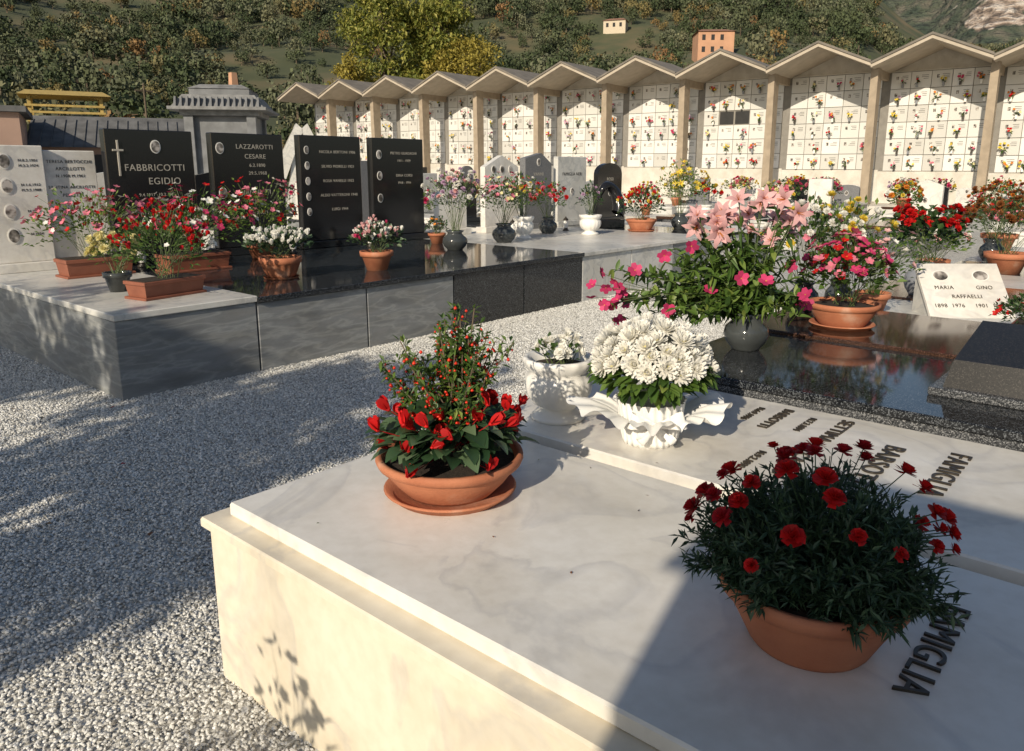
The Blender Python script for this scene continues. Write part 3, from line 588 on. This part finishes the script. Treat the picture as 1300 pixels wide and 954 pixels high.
hexa(a,[(-5.3,-3.5,2.65),(5.8,-3.5,2.65),(5.8,3.5,2.65),(-5.3,3.5,2.65)],[(-5.3,-.2,4.3),(5.8,-.2,4.3),(5.8,.2,4.3),(-5.3,.2,4.3)],mRoofG)
for i in range(23): cbox(a,-5.2+i*.48,-5.16+i*.48,-3.45,-.3,0,.03,mRoofG,.002,Matrix.Translation((0,-3.5,2.68))@Matrix.Rotation(math.atan2(1.65,3.3),4,'X')@Matrix.Translation((0,3.5,0)))
x,y=pol(-24.6,48); a.obj('low_warehouse',(x,y,0),math.radians(-26))
a=A(); cbox(a,-3,3,-3,3,0,4.0,mRedB,.01); cbox(a,-3.3,3.3,-3.3,3.3,4.001,4.25,mRoofG,.01); cbox(a,1,2,-3.05,-2.99,2.0,3.4,mDark,.01); cbox(a,-1.5,-.5,-3.05,-2.99,2.0,3.4,mDark,.01)
x,y=pol(-35.3,44); a.obj('reddish_house',(x,y,0),math.radians(-20))
a=A()
for sx in(-1,1):
    for sy in(-1,1): cbox(a,sx*2-.1,sx*2+.1,sy*1.5-.1,sy*1.5+.1,0,5.4,mYelW,.01)
cbox(a,-2.2,2.2,-1.7,1.7,4.0,4.15,mYelW,.01)
for z in (4.45,4.8): cbox(a,-2.2,2.2,-1.75,-1.68,z,z+.12,mYelW,.01); cbox(a,-2.25,-2.18,-1.7,1.7,z,z+.12,mYelW,.01)
for s in (-1,1):
    hexa(a,[(s*2,-1.55,5.2),(s*2,-1.45,5.2),(s*1.2,-1.45,5.4),(s*1.2,-1.55,5.4)],[(s*2,-1.55,5.3),(s*2,-1.45,5.3),(s*1.2,-1.45,5.5),(s*1.2,-1.55,5.5)],mYelW)
hexa(a,[(-2.6,-2.1,5.401),(2.6,-2.1,5.401),(2.6,2.1,5.401),(-2.6,2.1,5.401)],[(-2.2,-.3,5.75),(2.2,-.3,5.75),(2.2,.3,5.75),(-2.2,.3,5.75)],mYelW)
x,y=pol(-29.0,54); o=a.obj('timber_lookout',(x,y,0),math.radians(-20)); o.scale=(.9,.9,1.05)
# ---------------------------------------------------------------- hills
from mathutils import noise as MN
def sm(t): t=max(0,min(1,t)); return t*t*(3-2*t)
def hh(az,r):
    b=max(0,r-85)*.20+max(0,r-230)*.11+max(0,r-400)*.05
    k=1-.48*sm((az-17)/12)
    x,y=pol(az,r); n=MN.noise(Vector((x*.012,y*.012,0)))*9+MN.noise(Vector((x*.04,y*.04,3)))*2.5
    return b*k+n*sm((r-85)/80)-.02
mHill=M('hill_scrub',[(.3,(.04,.052,.022)),(.5,(.07,.078,.035)),(.62,(.12,.10,.05)),(.8,(.17,.13,.075))],.95,scale=.05,detail=10)  # haze is put into these lighter, duller scrub colours
a=A(); na,nr=90,60; vs=[]
for i in range(na+1):
    az=-48+96*i/na
    for j in range(nr+1):
        r=80+ (620-80)*(j/nr); x,y=pol(az,r); vs.append((x,y,hh(az,r)))
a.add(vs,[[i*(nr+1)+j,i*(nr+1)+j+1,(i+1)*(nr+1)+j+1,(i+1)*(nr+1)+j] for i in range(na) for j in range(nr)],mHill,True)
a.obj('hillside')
mFar=M('far_mountain',[(.35,(.045,.065,.045)),(.5,(.08,.095,.065)),(.62,(.14,.13,.10))],.95,scale=.035,detail=12)  # greyed, bluer base colours stand in for aerial haze
nt=mFar.node_tree; bs=nt.nodes['Principled BSDF']; src=bs.inputs['Base Color'].links[0].from_socket
at=_n(nt,'ShaderNodeAttribute',attribute_name='rock'); ge=_n(nt,'ShaderNodeNewGeometry')
def nz(s,dt,st):
    mp=_n(nt,'ShaderNodeMapping'); mp.inputs['Scale'].default_value=st; nt.links.new(ge.outputs['Position'],mp.inputs['Vector'])
    n=_n(nt,'ShaderNodeTexNoise'); n.inputs['Scale'].default_value=s; n.inputs['Detail'].default_value=dt; nt.links.new(mp.outputs[0],n.inputs['Vector']); return n
n1=nz(.022,12,(1,1,1.5)); ad=_n(nt,'ShaderNodeMath',operation='ADD'); nt.links.new(at.outputs['Fac'],ad.inputs[0]); nt.links.new(n1.outputs['Fac'],ad.inputs[1])
mr=_n(nt,'ShaderNodeMapRange'); mr.inputs['From Min'].default_value=1.0; mr.inputs['From Max'].default_value=1.05; nt.links.new(ad.outputs[0],mr.inputs[0])
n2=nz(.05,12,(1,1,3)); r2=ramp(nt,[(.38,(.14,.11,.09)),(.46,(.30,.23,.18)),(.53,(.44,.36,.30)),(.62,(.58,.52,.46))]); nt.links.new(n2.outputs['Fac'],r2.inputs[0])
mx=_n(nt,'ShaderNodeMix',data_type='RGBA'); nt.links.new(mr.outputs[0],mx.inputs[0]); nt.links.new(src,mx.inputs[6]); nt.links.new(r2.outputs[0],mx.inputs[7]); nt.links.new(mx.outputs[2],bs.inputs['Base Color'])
b=_n(nt,'ShaderNodeBump'); b.inputs['Strength'].default_value=1; b.inputs['Distance'].default_value=30; nt.links.new(n2.outputs['Fac'],b.inputs['Height']); nt.links.new(b.outputs[0],bs.inputs['Normal'])
a=A(); vs=[];na,nr=260,110; rock=[]
def hf(az,r):
    t=sm((r-900)/700); e=10.5+.35*math.sin(az*.9)+3.4*sm((az-27)/4)
    x,y=pol(az,r); q=Vector((x*.006,y*.006,1)); return t*math.tan(math.radians(e))*1600+MN.noise(q)*26*t+abs(MN.noise(q*3.3))*30*t+abs(MN.noise(q*9))*16*t
for i in range(na+1):
    az=5+55*i/na
    for j in range(nr+1):
        r=900+800*j/nr; x,y=pol(az,r); z=hf(az,r); vs.append((x,y,z)); el=math.degrees(math.atan(z/r))
        rock.append(.75*math.exp(-((az-31.0)/3.2)**2-((el-9.4)/1.9)**2))
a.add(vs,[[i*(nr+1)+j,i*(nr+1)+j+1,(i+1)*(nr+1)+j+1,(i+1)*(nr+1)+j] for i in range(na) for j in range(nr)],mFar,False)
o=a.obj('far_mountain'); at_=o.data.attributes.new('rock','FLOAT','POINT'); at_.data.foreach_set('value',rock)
# forest
mFor=M('forest_foliage',[(0,(.028,.045,.016)),(.3,(.05,.07,.027)),(.55,(.08,.095,.048)),(.78,(.115,.125,.075)),(.9,(.15,.13,.05)),(.96,(.19,.13,.045)),(1,(.20,.11,.045))],.85,mode='object')  # less saturated, lightened greens carry the haze in the albedo
cl=[]
for v in range(6):
    a=A()
    lob=[(ru(R)*.6,R.uniform(.25,.55)) for _ in range(8)]
    for i in range(320):
        c,b=R.choice(lob); u=ru(); p=Vector((c.x,c.y,.75+c.z*.6))+u*b*R.uniform(.7,1.1); nn=u+ru()*.7; nn.normalize(); s=nn.orthogonal().normalized(); t=nn.cross(s); w=R.uniform(.045,.105)
        a.add([p+s*w,p+t*w,p-s*w,p-t*w],[[0,1,2,3]],mFor)
    stem(a,Vector((0,0,-.3)),Vector((0,0,.6)),.06,mBark)
    o=a.obj('x'); cl.append(o.data); bpy.data.objects.remove(o)
F=empty('forest')
houses=[(13.8,228,9),(7.2,300,9),(-19,150,3)]
for i in range(5200):
    r=math.sqrt(R.uniform(84**2,590**2)); az=R.uniform(-38,38)
    if az>24 and r>480: continue
    if any(abs(az-h0)*r/57<w and -45<r-r0<8 for h0,r0,w in houses): continue
    x,y=pol(az,r)
    dn=MN.noise(Vector((x*.02,y*.02,5)))
    if dn>.24 and R.random()<.6: continue
    s=R.uniform(1.8,4.4)*(1+.35*(r>300))*(.75 if dn>.1 else 1)
    o=bpy.data.objects.new('tree_clump',R.choice(cl)); COL.objects.link(o); o.parent=F; o.location=(x,y,hh(az,r)); o.scale=(s,s,s*R.uniform(.8,1.4)); o.rotation_euler=(0,0,R.random()*6.28)
for i in range(110):
    az=R.uniform(-38,38); r=R.uniform(70,86); x,y=pol(az,r); s=R.uniform(1.4,2.3)
    o=bpy.data.objects.new('tree_clump',R.choice(cl)); COL.objects.link(o); o.parent=F; o.location=(x,y,0); o.scale=(s,s,s); o.rotation_euler=(0,0,R.random()*6.28)
def house(name,az,r,w,d,hg,wm,rot=0,roof=mTile):
    a=A(); cbox(a,-w/2,w/2,-d/2,d/2,-6,hg,wm,.02); n=int(w//2.4)
    for fz in range(int(hg//3)):
        for k in range(n): cbox(a,-w/2+1+k*2.4,-w/2+1.9+k*2.4,-d/2-.04,-d/2+.02,1+fz*3,2.4+fz*3,mDark,.01)
    hexa(a,[(-w/2-.4,-d/2-.4,hg),(w/2+.4,-d/2-.4,hg),(w/2+.4,d/2+.4,hg),(-w/2-.4,d/2+.4,hg)],[(-w/2+1.5,-.1,hg+1.1),(w/2-1.5,-.1,hg+1.1),(w/2-1.5,.1,hg+1.1),(-w/2+1.5,.1,hg+1.1)],roof)
    x,y=pol(az,r); a.obj(name,(x,y,hh(az,r)),math.radians(41-az-90+rot))
house('ochre_house',13.8,228,9.5,8,6.2,mOchre,12)
house('hill_farmhouse',7.2,300,8,6,3.2,flat('cream_plaster',(.5,.42,.3)),-10)
a=A(); frus(a,0,0,.9,.9,-2,.5,.5,7,mOchre); x,y=pol(-19,150); a.obj('brick_chimney',(x,y,hh(-19,150)))
for az,r,hg in ((5.8,120,9),(-24.5,90,9),(23,170,10)):
    a=A(); lathe(a,[(.14,-1),(.09,hg)],mBark,8); cbox(a,-.9,.9,-.05,.05,hg-.8,hg-.65,mBark,.01); x,y=pol(az,r); a.obj('utility_pole',(x,y,hh(az,r)))
mPop=M('poplar_foliage',[(0,(.13,.16,.03)),(.5,(.24,.26,.05)),(1,(.40,.36,.08))],.6,mode='island',transl=.3)
mPopY=M('yellow_foliage',[(0,(.20,.17,.03)),(.5,(.34,.28,.05)),(1,(.46,.37,.07))],.6,mode='island',transl=.3)
x,y=pol(-9.0,62); tree('poplar_tree',(x,y,0),18,3.3,10,8.5,120,90,.34,mPop,.3,8,1.0,.2,16)
x,y=pol(-5.0,63); tree('poplar_tree',(x,y,0),18,3.1,10.5,8.2,120,90,.34,mPop,.3,9,1.0,.3,16)
x,y=pol(-3.2,60); tree('yellow_tree',(x,y,0),11,3.2,8.3,2.8,70,90,.28,mPopY,.2,10,.85,.2,10)
x,y=pol(-11.2,59); tree('yellow_tree',(x,y,0),10,1.6,7.2,2.4,34,80,.28,mPopY,.2,12,.8,.2,10)
# ---------------------------------------------------------------- light, sky, camera
el=math.radians(26); sd=Vector((.97,.243,0)).normalized()
L_=bpy.data.lights.new('sun','SUN'); L_.energy=4.8; L_.angle=math.radians(.5); L_.color=(1,.885,.71)
so=bpy.data.objects.new('sun',L_); COL.objects.link(so); d=Vector((sd.x*math.cos(el),sd.y*math.cos(el),-math.sin(el))); so.rotation_euler=d.to_track_quat('-Z','Y').to_euler(); so.location=(-20,-5,15)
w=bpy.data.worlds.new('World'); sc.world=w; w.use_nodes=True; nt=w.node_tree
sk=nt.nodes.new('ShaderNodeTexSky'); sk.sky_type='NISHITA'; sk.sun_disc=False; sk.sun_elevation=el; sk.sun_rotation=math.atan2(-sd.x,-sd.y)%(2*math.pi)
bg=nt.nodes['Background']; nt.links.new(sk.outputs[0],bg.inputs[0]); bg.inputs[1].default_value=.095
cam=bpy.data.cameras.new('camera'); co=bpy.data.objects.new('camera',cam); COL.objects.link(co); sc.camera=co
cam.lens=27.14; cam.sensor_width=36; cam.shift_y=-45/1300; cam.clip_end=6000; cam.clip_start=.05
co.location=(0,0,1.6); co.rotation_euler=(math.radians(90-12.5),0,math.radians(41-90))
sc.view_settings.view_transform='Standard'; sc.view_settings.look='None'; sc.view_settings.exposure=0
